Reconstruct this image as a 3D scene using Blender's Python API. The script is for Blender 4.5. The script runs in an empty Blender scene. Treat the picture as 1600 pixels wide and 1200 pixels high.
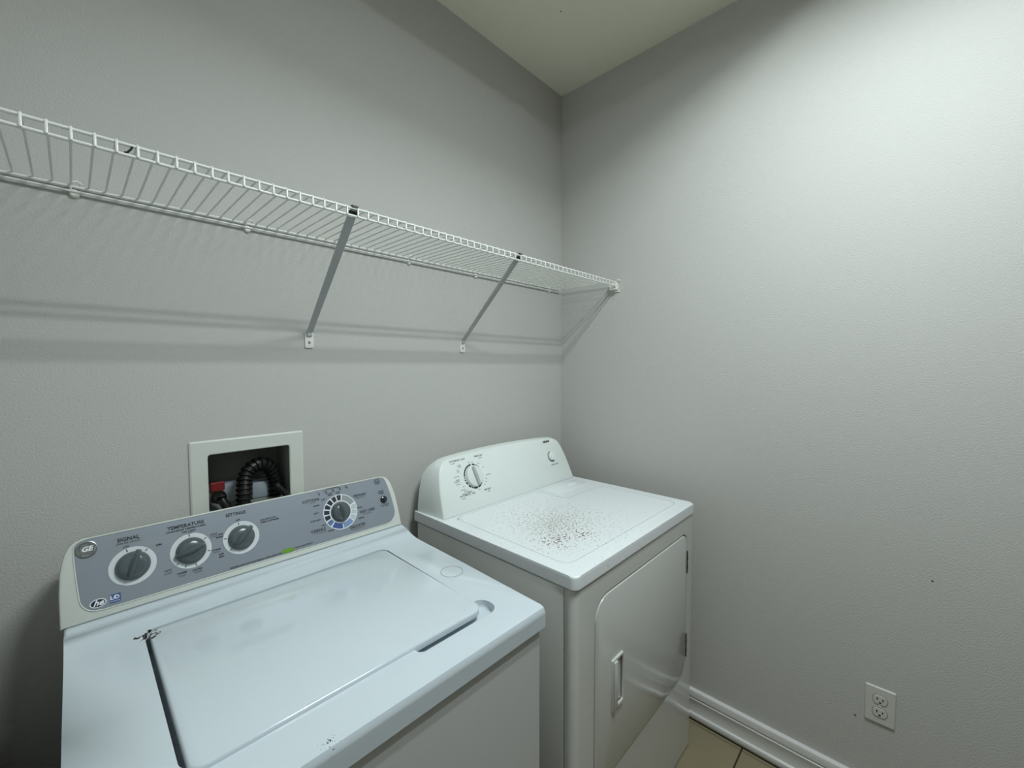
import bpy, bmesh, math, random
from mathutils import Vector, Matrix
random.seed(7)
C = bpy.context.scene.collection
sc = bpy.context.scene
PI = math.pi

# ------------------------------------------------------------------ camera
cd = bpy.data.cameras.new('camera'); cam = bpy.data.objects.new('camera', cd); C.objects.link(cam)
yaw, pitch, roll = math.radians(46.423), math.radians(-2.47), math.radians(-0.097)
fwd = Vector((math.sin(yaw)*math.cos(pitch), math.cos(yaw)*math.cos(pitch), math.sin(pitch)))
rt = Vector((math.cos(yaw), -math.sin(yaw), 0)); up = rt.cross(fwd)
r2 = math.cos(roll)*rt + math.sin(roll)*up; u2 = -math.sin(roll)*rt + math.cos(roll)*up
M = Matrix((r2, u2, -fwd)).transposed().to_4x4(); M.translation = Vector((-1.6589, -1.2447, 1.4063))
cam.matrix_world = M
cd.sensor_width = 36; cd.lens = 36*654.19/1600; cd.clip_start = 0.01
sc.camera = cam

# ------------------------------------------------------------------ world, light, exposure
HC = 2.6926            # ceiling height
FZ = 0.012             # floor height
wd = bpy.data.worlds.new('world'); sc.world = wd; wd.use_nodes = True
wd.node_tree.nodes['Background'].inputs[0].default_value = (1.0, 0.84, 0.62, 1)
wd.node_tree.nodes['Background'].inputs[1].default_value = 0.02
TUBE_COLOR = (0.90, 1.0, 1.01); TUBE_STRENGTH = 172.0
FIX_X0, FIX_X1, FIX_Y = -1.14, -0.62, -1.28
sc.view_settings.view_transform = 'Standard'; sc.view_settings.look = 'None'
sc.view_settings.gamma = 1; sc.view_settings.use_curve_mapping = False
sc.view_settings.exposure = 0.0
sc.cycles.max_bounces = 12; sc.cycles.diffuse_bounces = 8

# ------------------------------------------------------------------ materials
def nt(name):
    m = bpy.data.materials.new(name); m.use_nodes = True
    t = m.node_tree; return m, t, t.nodes['Principled BSDF']
def mat(name, col, rough=0.5, metal=0, spec=0.5, bump=0, bscale=200, coat=0, vary=0):
    m, t, b = nt(name)
    b.inputs['Base Color'].default_value = (*col, 1); b.inputs['Roughness'].default_value = rough
    b.inputs['Metallic'].default_value = metal; b.inputs['Specular IOR Level'].default_value = spec
    b.inputs['Coat Weight'].default_value = coat
    tc = t.nodes.new('ShaderNodeTexCoord')
    if vary:
        n = t.nodes.new('ShaderNodeTexNoise'); n.inputs['Scale'].default_value = 6; n.inputs['Detail'].default_value = 4
        r = t.nodes.new('ShaderNodeMapRange'); r.inputs['To Min'].default_value = 1-vary; r.inputs['To Max'].default_value = 1+vary
        x = t.nodes.new('ShaderNodeMix'); x.data_type = 'RGBA'; x.blend_type = 'MULTIPLY'; x.inputs[0].default_value = 1
        x.inputs[6].default_value = (*col, 1)
        t.links.new(tc.outputs['Object'], n.inputs['Vector']); t.links.new(n.outputs['Fac'], r.inputs['Value'])
        t.links.new(r.outputs['Result'], x.inputs[7]); t.links.new(x.outputs[2], b.inputs['Base Color'])
    if bump:
        n = t.nodes.new('ShaderNodeTexNoise'); n.inputs['Scale'].default_value = bscale; n.inputs['Detail'].default_value = 3
        bp = t.nodes.new('ShaderNodeBump'); bp.inputs['Strength'].default_value = bump; bp.inputs['Distance'].default_value = 0.002
        t.links.new(tc.outputs['Object'], n.inputs['Vector']); t.links.new(n.outputs['Fac'], bp.inputs['Height'])
        t.links.new(bp.outputs['Normal'], b.inputs['Normal'])
    return m
def enamel(name, col, rough, spots):
    """white enamel, chipped and specked round given local points; spots = [(x,y,z,radius,threshold,scale,colour)]"""
    m, t, b = nt(name); L = t.links
    b.inputs['Roughness'].default_value = rough; b.inputs['Coat Weight'].default_value = 0.3
    b.inputs['Coat Roughness'].default_value = 0.06
    tc = t.nodes.new('ShaderNodeTexCoord'); cur = None
    for (x, y, z, r, th, scl, rust) in spots:
        d = t.nodes.new('ShaderNodeVectorMath'); d.operation = 'DISTANCE'; d.inputs[1].default_value = (x, y, z)
        L.new(tc.outputs['Object'], d.inputs[0])
        g = t.nodes.new('ShaderNodeMapRange'); g.inputs['From Min'].default_value = 0; g.inputs['From Max'].default_value = r
        g.inputs['To Min'].default_value = 1; g.inputs['To Max'].default_value = 0
        L.new(d.outputs['Value'], g.inputs['Value'])
        n = t.nodes.new('ShaderNodeTexNoise'); n.inputs['Scale'].default_value = scl; n.inputs['Detail'].default_value = 2.5
        n.inputs['Roughness'].default_value = 0.6; L.new(tc.outputs['Object'], n.inputs['Vector'])
        a = t.nodes.new('ShaderNodeMath'); a.operation = 'MULTIPLY_ADD'; a.inputs[1].default_value = 0.20
        L.new(g.outputs['Result'], a.inputs[0]); L.new(n.outputs['Fac'], a.inputs[2])
        s = t.nodes.new('ShaderNodeMapRange'); s.inputs['From Min'].default_value = th; s.inputs['From Max'].default_value = th+0.025
        L.new(a.outputs[0], s.inputs['Value'])
        gate = t.nodes.new('ShaderNodeMath'); gate.operation = 'GREATER_THAN'; gate.inputs[1].default_value = 0.02
        L.new(g.outputs['Result'], gate.inputs[0])
        s2 = t.nodes.new('ShaderNodeMath'); s2.operation = 'MULTIPLY'
        L.new(s.outputs['Result'], s2.inputs[0]); L.new(gate.outputs[0], s2.inputs[1])
        x = t.nodes.new('ShaderNodeMix'); x.data_type = 'RGBA'; x.inputs[7].default_value = (*rust, 1)
        if cur is None: x.inputs[6].default_value = (*col, 1)
        else: L.new(cur, x.inputs[6])
        L.new(s2.outputs[0], x.inputs[0]); cur = x.outputs[2]
    L.new(cur, b.inputs['Base Color'])
    return m

WALL = mat('wall_paint', (0.50, 0.495, 0.475), 0.75, spec=0.25, bump=0.55, bscale=260)
CEIL = mat('ceiling_texture', (0.78, 0.76, 0.64), 0.9, spec=0.1, bump=0.9, bscale=150)
TRIM = mat('trim_paint', (0.64, 0.64, 0.63), 0.3)
OUTL = mat('outlet_plastic', (0.55, 0.55, 0.52), 0.35)
TILE = mat('floor_tile', (0.235, 0.20, 0.125), 0.45, bump=0.15, bscale=60, vary=0.14)
GROUT = mat('grout', (0.035, 0.022, 0.014), 0.9)
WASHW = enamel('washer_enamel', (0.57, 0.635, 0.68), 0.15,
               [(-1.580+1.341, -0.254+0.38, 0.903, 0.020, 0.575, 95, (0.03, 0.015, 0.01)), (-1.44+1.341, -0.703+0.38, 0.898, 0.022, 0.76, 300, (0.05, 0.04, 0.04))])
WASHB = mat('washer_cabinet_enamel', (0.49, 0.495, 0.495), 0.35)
WPLAS = mat('washer_console_plastic', (0.60, 0.63, 0.595), 0.35)
DRYTOP_LIT = enamel('lit_dryer_top_enamel', (0.75, 0.79, 0.81), 0.27,  # same enamel as the body, brightened to hold the light from above
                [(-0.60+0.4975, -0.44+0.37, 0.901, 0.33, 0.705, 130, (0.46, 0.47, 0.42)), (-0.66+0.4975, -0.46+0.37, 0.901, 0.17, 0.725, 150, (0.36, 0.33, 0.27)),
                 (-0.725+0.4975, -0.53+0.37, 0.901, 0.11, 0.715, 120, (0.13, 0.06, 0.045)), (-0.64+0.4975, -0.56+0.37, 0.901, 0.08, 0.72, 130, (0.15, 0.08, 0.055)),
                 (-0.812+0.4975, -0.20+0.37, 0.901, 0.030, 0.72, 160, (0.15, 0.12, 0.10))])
DRYW_SHADED = mat('shaded_dryer_enamel', (0.55, 0.555, 0.53), 0.18, coat=0.3)  # dryer enamel darkened to carry the dimmer light on front and sides
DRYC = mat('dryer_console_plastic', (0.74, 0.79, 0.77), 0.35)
PANEL = mat('silver_overlay', (0.255, 0.285, 0.325), 0.42, metal=0.25, vary=0.05)
KNOB = mat('grey_knob_plastic', (0.085, 0.105, 0.115), 0.22)
RING = mat('pale_print', (0.62, 0.66, 0.68), 0.5)
INK = mat('dark_print', (0.02, 0.024, 0.03), 0.5)
INKG = mat('grey_print', (0.10, 0.115, 0.12), 0.5)
NAVY = mat('navy_print', (0.006, 0.010, 0.035), 0.5)
BLUE = mat('blue_print', (0.045, 0.085, 0.26), 0.5)
BLUE2 = mat('slate_blue_print', (0.10, 0.16, 0.33), 0.5)
LBLUE = mat('light_blue_print', (0.18, 0.27, 0.46), 0.5)
PALE = mat('pale_segment_print', (0.46, 0.53, 0.55), 0.5)
GREYS = mat('grey_segment_print', (0.27, 0.31, 0.31), 0.5)
GREEN = mat('green_print', (0.12, 0.30, 0.025), 0.5)
WHITEP = mat('white_print', (0.75, 0.78, 0.82), 0.5)
CHROME = mat('satin_metal_badge', (0.33, 0.35, 0.35), 0.30, metal=0.85)
WIRE = mat('white_coated_wire', (0.70, 0.71, 0.68), 0.35)
PLAST = mat('white_plastic', (0.74, 0.74, 0.70), 0.4)
METALG = mat('painted_bracket_metal', (0.42, 0.44, 0.44), 0.35)
DARK = mat('dark_metal', (0.03, 0.03, 0.03), 0.5)
BLACK = mat('black_rubber', (0.003, 0.003, 0.003), 0.42, spec=0.3)
RECESS_SHADE = mat('shaded_recess_plastic', (0.20, 0.21, 0.19), 0.6, spec=0.2)  # pale box plastic with the shade of the recess put into its colour
BRASS = mat('brass', (0.45, 0.30, 0.12), 0.3, metal=1)
RED = mat('red_plastic', (0.16, 0.004, 0.008), 0.5)
BOXP = mat('outlet_box_plastic', (0.60, 0.62, 0.58), 0.45)
PVC = mat('shade_darkened_pvc', (0.28, 0.32, 0.36), 0.4)  # white plastic, darkened for the shade inside the box
STEEL = mat('steel', (0.5, 0.5, 0.5), 0.35, metal=0.9)
HOUSING = mat('fixture_enamel', (0.8, 0.8, 0.8), 0.4)
def emit(name, col, st):
    m = bpy.data.materials.new(name); m.use_nodes = True; t = m.node_tree; t.nodes.clear()
    e = t.nodes.new('ShaderNodeEmission'); o = t.nodes.new('ShaderNodeOutputMaterial')
    e.inputs[0].default_value = (*col, 1); e.inputs[1].default_value = st; t.links.new(e.outputs[0], o.inputs[0]); return m
TUBE = emit('tube_glow', TUBE_COLOR, TUBE_STRENGTH)

# ------------------------------------------------------------------ helpers
def root_loc(p):
    v = Vector((0, 0, 0))
    while p is not None: v += p.location; p = p.parent
    return v
def finish(bm, smooth=35):
    bmesh.ops.recalc_face_normals(bm, faces=bm.faces[:])
    for f in bm.faces: f.smooth = bool(smooth)
    if smooth:
        a = math.radians(smooth)
        for e in bm.edges:
            if len(e.link_faces) == 2 and e.calc_face_angle(0) > a: e.smooth = False
def obj(name, bm, m, parent=None, smooth=35, local=False, recalc=True):
    if recalc: finish(bm, smooth)
    if not local:
        o0 = root_loc(parent)
        bmesh.ops.translate(bm, vec=-o0, verts=bm.verts[:])
    me = bpy.data.meshes.new(name); bm.to_mesh(me); bm.free()
    for mm in (m if isinstance(m, (list, tuple)) else [m]): me.materials.append(mm)
    o = bpy.data.objects.new(name, me); C.objects.link(o); o.parent = parent
    return o
def empty(name, loc, label, cat, group=None):
    o = bpy.data.objects.new(name, None); C.objects.link(o); o.location = loc; o.empty_display_size = 0.05
    o['label'] = label; o['category'] = cat
    if group: o['group'] = group
    return o
def struct(name, bm, m, smooth=35):
    o = obj(name, bm, m, None, smooth); o['kind'] = 'structure'; return o
def box(bm, lo, hi, r=0, seg=2, mi=0):
    vs = [bm.verts.new((x, y, z)) for x in (lo[0], hi[0]) for y in (lo[1], hi[1]) for z in (lo[2], hi[2])]
    q = [(0,1,3,2),(4,6,7,5),(0,4,5,1),(2,3,7,6),(0,2,6,4),(1,5,7,3)]
    fs = [bm.faces.new([vs[i] for i in f]) for f in q]
    for f in fs: f.material_index = mi
    if r:
        es = list({e for f in fs for e in f.edges})
        bmesh.ops.bevel(bm, geom=es, offset=r, segments=seg, profile=0.5, affect='EDGES', clamp_overlap=True)
    return bm
def nb(): return bmesh.new()
def bxo(name, lo, hi, r, m, parent=None, seg=2): return obj(name, box(nb(), lo, hi, r, seg), m, parent)
def tube(bm, pts, r, n=8, cap=True, mi=0):
    """sweep a circle of radius r (number or list) along pts"""
    pts = [Vector(p) for p in pts]; rings = []; nrm = None
    for i, p in enumerate(pts):
        d = (pts[min(i+1, len(pts)-1)] - pts[max(i-1, 0)]).normalized()
        if nrm is None:
            nrm = d.orthogonal().normalized()
        nrm = (nrm - d*nrm.dot(d)).normalized(); b = d.cross(nrm)
        rr = r[i] if isinstance(r, (list, tuple)) else r
        rings.append([bm.verts.new(p + rr*(math.cos(2*PI*k/n)*nrm + math.sin(2*PI*k/n)*b)) for k in range(n)])
    for a, b in zip(rings, rings[1:]):
        for k in range(n):
            f = bm.faces.new((a[k], a[(k+1) % n], b[(k+1) % n], b[k])); f.material_index = mi
    if cap:
        f = bm.faces.new(rings[0][::-1]); f.material_index = mi
        f = bm.faces.new(rings[-1]); f.material_index = mi
    return bm
def rpoly(x0, y0, x1, y1, r, n=6):
    """rounded rectangle, r = number or 4 radii (x0y0, x1y0, x1y1, x0y1), counter-clockwise"""
    if not isinstance(r, (list, tuple)): r = [r]*4
    out = []
    for (cx, cy, sx, sy, rr, a0) in ((x0, y0, 1, 1, r[0], PI), (x1, y0, -1, 1, r[1], 1.5*PI), (x1, y1, -1, -1, r[2], 0), (x0, y1, 1, -1, r[3], 0.5*PI)):
        c = (cx+sx*rr, cy+sy*rr)
        for k in range(n+1):
            a = a0 + 0.5*PI*k/n
            out.append((c[0]+rr*math.cos(a), c[1]+rr*math.sin(a)))
    return out
def prism(bm, poly, f0, f1, mi=0, caps=(True, True)):
    """extrude a 2-D polygon; f0, f1 map (u,v) to 3-D for the two ends"""
    a = [bm.verts.new(f0(*p)) for p in poly]; b = [bm.verts.new(f1(*p)) for p in poly]; n = len(poly)
    for k in range(n): f = bm.faces.new((a[k], a[(k+1) % n], b[(k+1) % n], b[k])); f.material_index = mi
    if caps[0]: f = bm.faces.new(a[::-1]); f.material_index = mi
    if caps[1]: f = bm.faces.new(b); f.material_index = mi
    return a, b
def loft(bm, rings, cap0=True, cap1=True):
    R = [[bm.verts.new(p) for p in r] for r in rings]; n = len(R[0])
    for a, b in zip(R, R[1:]):
        for k in range(n): bm.faces.new((a[k], a[(k+1) % n], b[(k+1) % n], b[k]))
    if cap0: bm.faces.new(R[0][::-1])
    if cap1: bm.faces.new(R[-1])
    return bm
def offset(poly, d):
    """inset a CCW polygon by d"""
    n = len(poly); out = []
    for i in range(n):
        p0, p1, p2 = Vector(poly[i-1]), Vector(poly[i]), Vector(poly[(i+1) % n])
        a = (p1-p0); b = (p2-p1)
        if a.length < 1e-7: a = b
        if b.length < 1e-7: b = a
        a.normalize(); b.normalize()
        na, nb_ = Vector((-a.y, a.x)), Vector((-b.y, b.x)); m = na+nb_
        m = m/max(m.length_squared/2, 0.3) if m.length > 1e-6 else na
        out.append((p1.x+m.x*d, p1.y+m.y*d))
    return out
def lathe(bm, prof, mtx, n=32, mi=0):
    """prof = [(r,h)...]; first/last may have r=0"""
    rings = []
    for r, h in prof:
        if r <= 1e-6: rings.append([bm.verts.new(mtx @ Vector((0, 0, h)))])
        else: rings.append([bm.verts.new(mtx @ Vector((r*math.cos(2*PI*k/n), r*math.sin(2*PI*k/n), h))) for k in range(n)])
    for a, b in zip(rings, rings[1:]):
        for k in range(n):
            k2 = (k+1) % n
            if len(a) == 1 and len(b) == 1: continue
            if len(a) == 1: f = bm.faces.new((a[0], b[k], b[k2]))
            elif len(b) == 1: f = bm.faces.new((a[k], a[k2], b[0]))
            else: f = bm.faces.new((a[k], a[k2], b[k2], b[k]))
            f.material_index = mi
    return bm
def boolean(o, cutters, op='DIFFERENCE'):
    for c in cutters:
        md = o.modifiers.new('b', 'BOOLEAN'); md.operation = op; md.object = c; md.solver = 'EXACT'
    bpy.context.view_layer.update(); dg = bpy.context.evaluated_depsgraph_get()
    me = bpy.data.meshes.new_from_object(o.evaluated_get(dg)); old = o.data; o.modifiers.clear(); o.data = me
    me.name = o.name
    bm = nb(); bm.from_mesh(me); bmesh.ops.remove_doubles(bm, verts=bm.verts[:], dist=1e-6); finish(bm); bm.to_mesh(me); bm.free()
    for c in cutters: bpy.data.objects.remove(c)
    return o

class Face:
    """a slanted face with origin O, right X, up U, outward N"""
    def __init__(s, O, X, U):
        s.O, s.X, s.U = Vector(O), Vector(X).normalized(), Vector(U).normalized(); s.N = s.X.cross(s.U)
    def p(s, a, b, h=0): return s.O + s.X*a + s.U*b + s.N*h
    def m(s, a, b, h=0, ang=0):
        c, d = math.cos(ang), math.sin(ang); X = s.X*c + s.U*d; U = s.U*c - s.X*d
        m = Matrix((X, U, s.N)).transposed().to_4x4(); m.translation = s.p(a, b, h); return m
def text_into(bm, face, txt, a, b, size, h=0.0006, align='CENTER', bold=0.0, sx=1.0, shear=0, mi=0, ang=0):
    cu = bpy.data.curves.new('t', 'FONT'); cu.body = txt; cu.size = size; cu.align_x = align; cu.align_y = 'CENTER'
    cu.offset = bold*size; cu.shear = shear; cu.resolution_u = 2; cu.fill_mode = 'BOTH'
    o = bpy.data.objects.new('t', cu); C.objects.link(o)
    dg = bpy.context.evaluated_depsgraph_get(); dg.update()
    me = bpy.data.meshes.new_from_object(o.evaluated_get(dg)); bpy.data.objects.remove(o)
    mx = face.m(a, b, h, ang) @ Matrix.Diagonal((sx, 1, 1, 1))
    me.transform(mx); k = len(bm.faces); bm.from_mesh(me); bm.faces.ensure_lookup_table()
    for f in bm.faces[k:]: f.material_index = mi
    bpy.data.meshes.remove(me)
def flat(bm, face, poly, h, mi=0):
    f = bm.faces.new([bm.verts.new(face.p(u, v, h)) for u, v in poly]); f.material_index = mi
def arcpoly(cx, cy, r0, r1, a0, a1, n=10):
    a0, a1 = math.radians(a0), math.radians(a1)
    A = [(cx+r1*math.cos(a0+(a1-a0)*k/n), cy+r1*math.sin(a0+(a1-a0)*k/n)) for k in range(n+1)]
    B = [(cx+r0*math.cos(a0+(a1-a0)*k/n), cy+r0*math.sin(a0+(a1-a0)*k/n)) for k in range(n+1)]
    return A, B
def arcband(bm, face, cx, cy, r0, r1, a0, a1, h, mi=0, n=10):
    A, B = arcpoly(cx, cy, r0, r1, a0, a1, n)
    va = [bm.verts.new(face.p(*p, h)) for p in A]; vb = [bm.verts.new(face.p(*p, h)) for p in B]
    for k in range(n): f = bm.faces.new((vb[k], va[k], va[k+1], vb[k+1])); f.material_index = mi
def bar(bm, face, a0, b0, a1, b1, w, h, mi=0):
    d = Vector((a1-a0, b1-b0)).normalized(); n = Vector((-d.y, d.x))*w/2
    flat(bm, face, [(a0-n.x, b0-n.y), (a1-n.x, b1-n.y), (a1+n.x, b1+n.y), (a0+n.x, b0+n.y)], h, mi)

# ================================================================== SETTING
XL, YF = -1.778, -2.45
# back wall with the hole for the outlet box
w = struct('wall_back', box(nb(), (XL-0.1, 0, FZ-0.1), (0.1, 0.12, HC+0.1)), WALL)
hole = obj('hole', box(nb(), (-1.4400, -0.1, 1.040), (-1.2475, 0.098, 1.1925)), WALL)
boolean(w, [hole])
struct('wall_right', box(nb(), (0, YF-0.1, FZ-0.1), (0.1, 0, HC+0.1)), WALL)
struct('wall_left', box(nb(), (XL-0.1, YF-0.1, FZ-0.1), (XL, 0, HC+0.1)), WALL)
struct('ceiling', box(nb(), (XL, YF, HC), (0, 0, HC+0.1)), CEIL)
fl = struct('floor', box(nb(), (XL, YF, FZ-0.1), (0, 0, FZ-0.004)), GROUT)
# tiles
TS = 0.330; gy0 = -0.839
tmesh = box(nb(), (0.0025, 0.0025, -0.006), (TS-0.0025, TS-0.0025, 0), 0.0012, 1)
base = None
ny0 = -int((gy0-YF)//TS)-1
for i in range(0, 6):
    for j in range(ny0, 3):
        x0 = -0.028-(i+1)*TS; y0 = gy0+j*TS
        if x0 < XL or y0+TS > 0.0 or y0 < YF: 
            # cut tiles along the walls
            lo = (max(x0+0.0025, XL+0.002), max(y0+0.0025, YF+0.002), FZ-0.006); hi = (x0+TS-0.0025, min(y0+TS-0.0025, -0.002), FZ)
            if hi[0]-lo[0] < 0.02 or hi[1]-lo[1] < 0.02: continue
            t = bxo('tile', lo, hi, 0.0012, TILE, fl, 1); continue
        if base is None:
            base = obj('tile', tmesh, TILE, fl, local=True); base.location = (x0, y0, FZ)
        else:
            t = base.copy(); C.objects.link(t); t.location = (x0, y0, FZ)
for j in range(ny0, 3):
    y0 = gy0+j*TS; lo = (-0.028+0.0, max(y0+0.0025, YF+0.002), FZ-0.006); hi = (-0.001, min(y0+TS-0.0025, -0.002), FZ)
    if hi[1]-lo[1] > 0.02: bxo('tile', lo, hi, 0.001, TILE, fl, 1)
# baseboards: profile = (distance from wall, height above floor)
BP = [(0, 0.004), (0.016, 0.004), (0.0175, 0.010), (0.0225, 0.014), (0.0245, 0.022), (0.0225, 0.030), (0.0165, 0.034), (0.0155, 0.037), (0.0150, 0.078),
      (0.0165, 0.081), (0.0165, 0.0845), (0.0125, 0.087), (0.0130, 0.091), (0.0165, 0.0935), (0.0165, 0.113), (0.0150, 0.117), (0.0105, 0.119), (0, 0.119)]
def base_board(name, p0, p1, nrm):
    bm = nb(); p0, p1, n = Vector(p0), Vector(p1), Vector(nrm)
    prism(bm, BP, lambda d, h: p0+n*d+Vector((0, 0, FZ+h)), lambda d, h: p1+n*d+Vector((0, 0, FZ+h)))
    return struct(name, bm, TRIM, 30)
base_board('baseboard_right', (0, YF, 0), (0, 0, 0), (-1, 0, 0))
base_board('baseboard_back', (XL, 0, 0), (-0.025, 0, 0), (0, -1, 0))
base_board('baseboard_left', (XL, YF, 0), (XL, -0.025, 0), (1, 0, 0))
o = bxo('gap_shade_1', (-0.0175, YF+0.002, FZ-0.003), (-0.0005, -0.03, FZ+0.004), 0, GROUT); o['kind'] = 'structure'  # dark strip painting the shade of the gap under the baseboard

# ================================================================== CEILING LIGHT (above and behind the camera)
fx = empty('ceiling_light', ((FIX_X0+FIX_X1)/2, FIX_Y, HC), 'white ceiling fixture with two light strips, outside the picture', 'ceiling light')
bm = nb(); hw = 0.21; zb = HC-0.080; zt = HC-0.048
box(bm, (FIX_X0-0.06, FIX_Y-hw, zt), (FIX_X1+0.06, FIX_Y+hw, HC-0.0005))
box(bm, (FIX_X0-0.06, FIX_Y-hw, zb), (FIX_X0-0.052, FIX_Y+hw, zt)); box(bm, (FIX_X1+0.052, FIX_Y-hw, zb), (FIX_X1+0.06, FIX_Y+hw, zt))
box(bm, (FIX_X0-0.052, FIX_Y-hw, zb), (FIX_X1+0.052, FIX_Y-hw+0.008, zt)); box(bm, (FIX_X0-0.052, FIX_Y+hw-0.008, zb), (FIX_X1+0.052, FIX_Y+hw, zt))
obj('housing', bm, HOUSING, fx)
for dy in (-0.14, 0.14):
    bm = nb(); flat(bm, Face((0, 0, zt-0.0015), (1, 0, 0), (0, -1, 0)), [(FIX_X0, -(FIX_Y+dy)-0.028), (FIX_X1, -(FIX_Y+dy)-0.028), (FIX_X1, -(FIX_Y+dy)+0.028), (FIX_X0, -(FIX_Y+dy)+0.028)], 0)
    obj('light_strip', bm, TUBE, fx, recalc=False)

# ================================================================== WIRE SHELF
SY, SZ = -0.305, 1.7735
sh = empty('wire_shelf', (-0.91, 0, 1.762), 'long white coated-wire shelf running along the back wall into the corner', 'shelf')
# wires: from the wall forward, then bent down over the front rail
W0 = nb(); wr = 0.0019
tube(W0, [(0, -0.006, 1.7745), (0, -0.011, 1.7745), (0, SY+0.012, SZ), (0, SY+0.002, SZ-0.0005), (0, SY-0.0035, SZ-0.004), (0, SY-0.0035, SZ-0.022)], wr, 6)
bmesh.ops.translate(W0, vec=(0, 0, -1.762), verts=W0.verts[:])
wbase = None; x = -1.6984-0.0254*4
while x < -0.012:
    if wbase is None: wbase = obj('wire', W0, WIRE, sh, 60, local=True); wo = wbase
    else: wo = wbase.copy(); C.objects.link(wo)
    wo.location = (x+0.91+random.uniform(-.0004, .0004), 0, 0); x += 0.0254
def rail(y, z, r, x0=XL+0.004, x1=-0.024):
    obj('rail', tube(nb(), [(x0, y, z), (x1, y, z)], r, 8), WIRE, sh, 60)
rail(SY, SZ-0.0045, 0.0030); rail(SY, SZ-0.0215, 0.0030)
rail(-0.0075, 1.7700, 0.0030); rail(-0.0085, 1.7605, 0.0026)
for cx in (-1.6432, -1.3365, -0.8599, -0.5603, -0.1008):
    bm = nb(); lathe(bm, [(0.0, 0.0), (0.0085, 0.0), (0.0085, 0.004), (0.0065, 0.0075), (0, 0.0085)], Matrix.Translation((cx, 0, 1.758)) @ Matrix.Rotation(PI/2, 4, 'X'), 16)
    c = obj('wall_clip', bm, PLAST, sh)
    bm = nb(); tube(bm, [(cx-0.004, -0.003, 1.762), (cx-0.007, -0.013, 1.770), (cx-0.003, -0.016, 1.777), (cx+0.004, -0.014, 1.780), (cx+0.010, -0.010, 1.777), (cx+0.008, -0.004, 1.772)], 0.0022, 6)
    obj('clip_hook', bm, PLAST, c, 60)
bm = nb(); tube(bm, [(-1.5785, SY-0.0045, SZ-0.007), (-1.5800, SY-0.0035, SZ-0.011), (-1.5840, SY+0.002, SZ-0.0155), (-1.588, SY+0.004, SZ-0.0165)], 0.0016, 6); obj('loose_clip', bm, DARK, sh)['label'] = 'dark broken clip on the front rail'
# braces
def brace(x, xt, label):
    t = empty('shelf_brace', (x, 0, 1.46), label, 'shelf bracket', 'diagonal braces under the wire shelf')
    a = Vector((x, -0.008, 1.500)); b = Vector((xt, SY+0.014, SZ-0.021)); d = (b-a).normalized()
    side = Vector((1, 0, 0)); side = (side-d*side.dot(d)).normalized(); n = d.cross(side)
    if n.y > 0: n = -n
    bm = nb(); hw = 0.0088
    prof = [(-hw, 0), (hw, 0), (hw, -0.006), (hw-0.0015, -0.006), (hw-0.0015, -0.0016), (-hw+0.0015, -0.0016), (-hw+0.0015, -0.006), (-hw, -0.006)]
    prism(bm, prof, lambda u, v: a+side*u*0.82+n*v, lambda u, v: b+side*u*1.08+n*v)
    obj('strut', bm, METALG, t, 30)
    bm = nb(); prism(bm, rpoly(x-0.0115, 1.4585, x+0.0115, 1.503, 0.004, 4), lambda u, v: Vector((u, -0.0002, v)), lambda u, v: Vector((u, -0.0042, v)))
    ft = obj('foot_plate', bm, PLAST, t)
    bm = nb(); lathe(bm, [(0.0, 0.0), (0.0042, 0.0), (0.0036, 0.0016), (0, 0.002)], Matrix.Translation((x, -0.0042, 1.474)) @ Matrix.Rotation(PI/2, 4, 'X'), 12)
    obj('screw', bm, STEEL, ft)
    bm = nb(); box(bm, (x-0.007, -0.010, 1.492), (x+0.007, -0.0042, 1.506), 0.001, 1); obj('pivot_tab', bm, METALG, t)
    bm = nb(); box(bm, (xt-0.009, SY-0.0015, SZ-0.012), (xt+0.009, SY+0.012, SZ-0.0075), 0.0012, 1)
    box(bm, (xt-0.009, SY+0.004, SZ-0.0205), (xt+0.009, SY+0.012, SZ-0.0075), 0.001, 1)
    box(bm, (xt-0.008, SY-0.0045, SZ-0.0035), (xt+0.008, SY+0.010, SZ+0.0022), 0.001, 1)
    obj('rail_hook', bm, DARK, t)['label'] = 'dark hook gripping the front rail'
brace(-1.1905, -1.1975, 'diagonal grey metal shelf brace farther from the corner, above the washer')
brace(-0.6272, -0.6335, 'diagonal grey metal shelf brace nearer the corner, above the dryer console')
# end bracket on the right wall
e = empty('end_bracket', (0, -0.29, 1.755), 'small white plastic end bracket holding the shelf front on the right wall', 'shelf bracket')
bm = nb(); box(bm, (-0.024, -0.311, 1.7365), (-0.0005, -0.277, 1.7425), 0.001, 1); box(bm, (-0.024, -0.311, 1.7425), (-0.0005, -0.3075, 1.770), 0.001, 1)
box(bm, (-0.006, -0.3075, 1.7425), (-0.0005, -0.277, 1.772), 0.001, 1); box(bm, (-0.024, -0.281, 1.7425), (-0.006, -0.277, 1.768), 0.001, 1)
obj('socket', bm, PLAST, e)
bm = nb(); box(bm, (-0.0045, -0.318, 1.728), (-0.0005, -0.292, 1.7365), 0.001, 1); obj('mounting_flange', bm, PLAST, e)
bm = nb(); tube(bm, [(-0.001, -0.3150, 1.778), (-0.018, -0.3150, 1.7785)], 0.0032, 10); box(bm, (-0.006, -0.3150, 1.770), (-0.001, -0.305, 1.777))
lathe(bm, [(0, 0), (0.0050, 0), (0.0050, 0.004), (0, 0.005)], Matrix.Translation((-0.0005, -0.315, 1.778)) @ Matrix.Rotation(-PI/2, 4, 'Y'), 12)
obj('wall_anchor', bm, PLAST, e)

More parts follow.
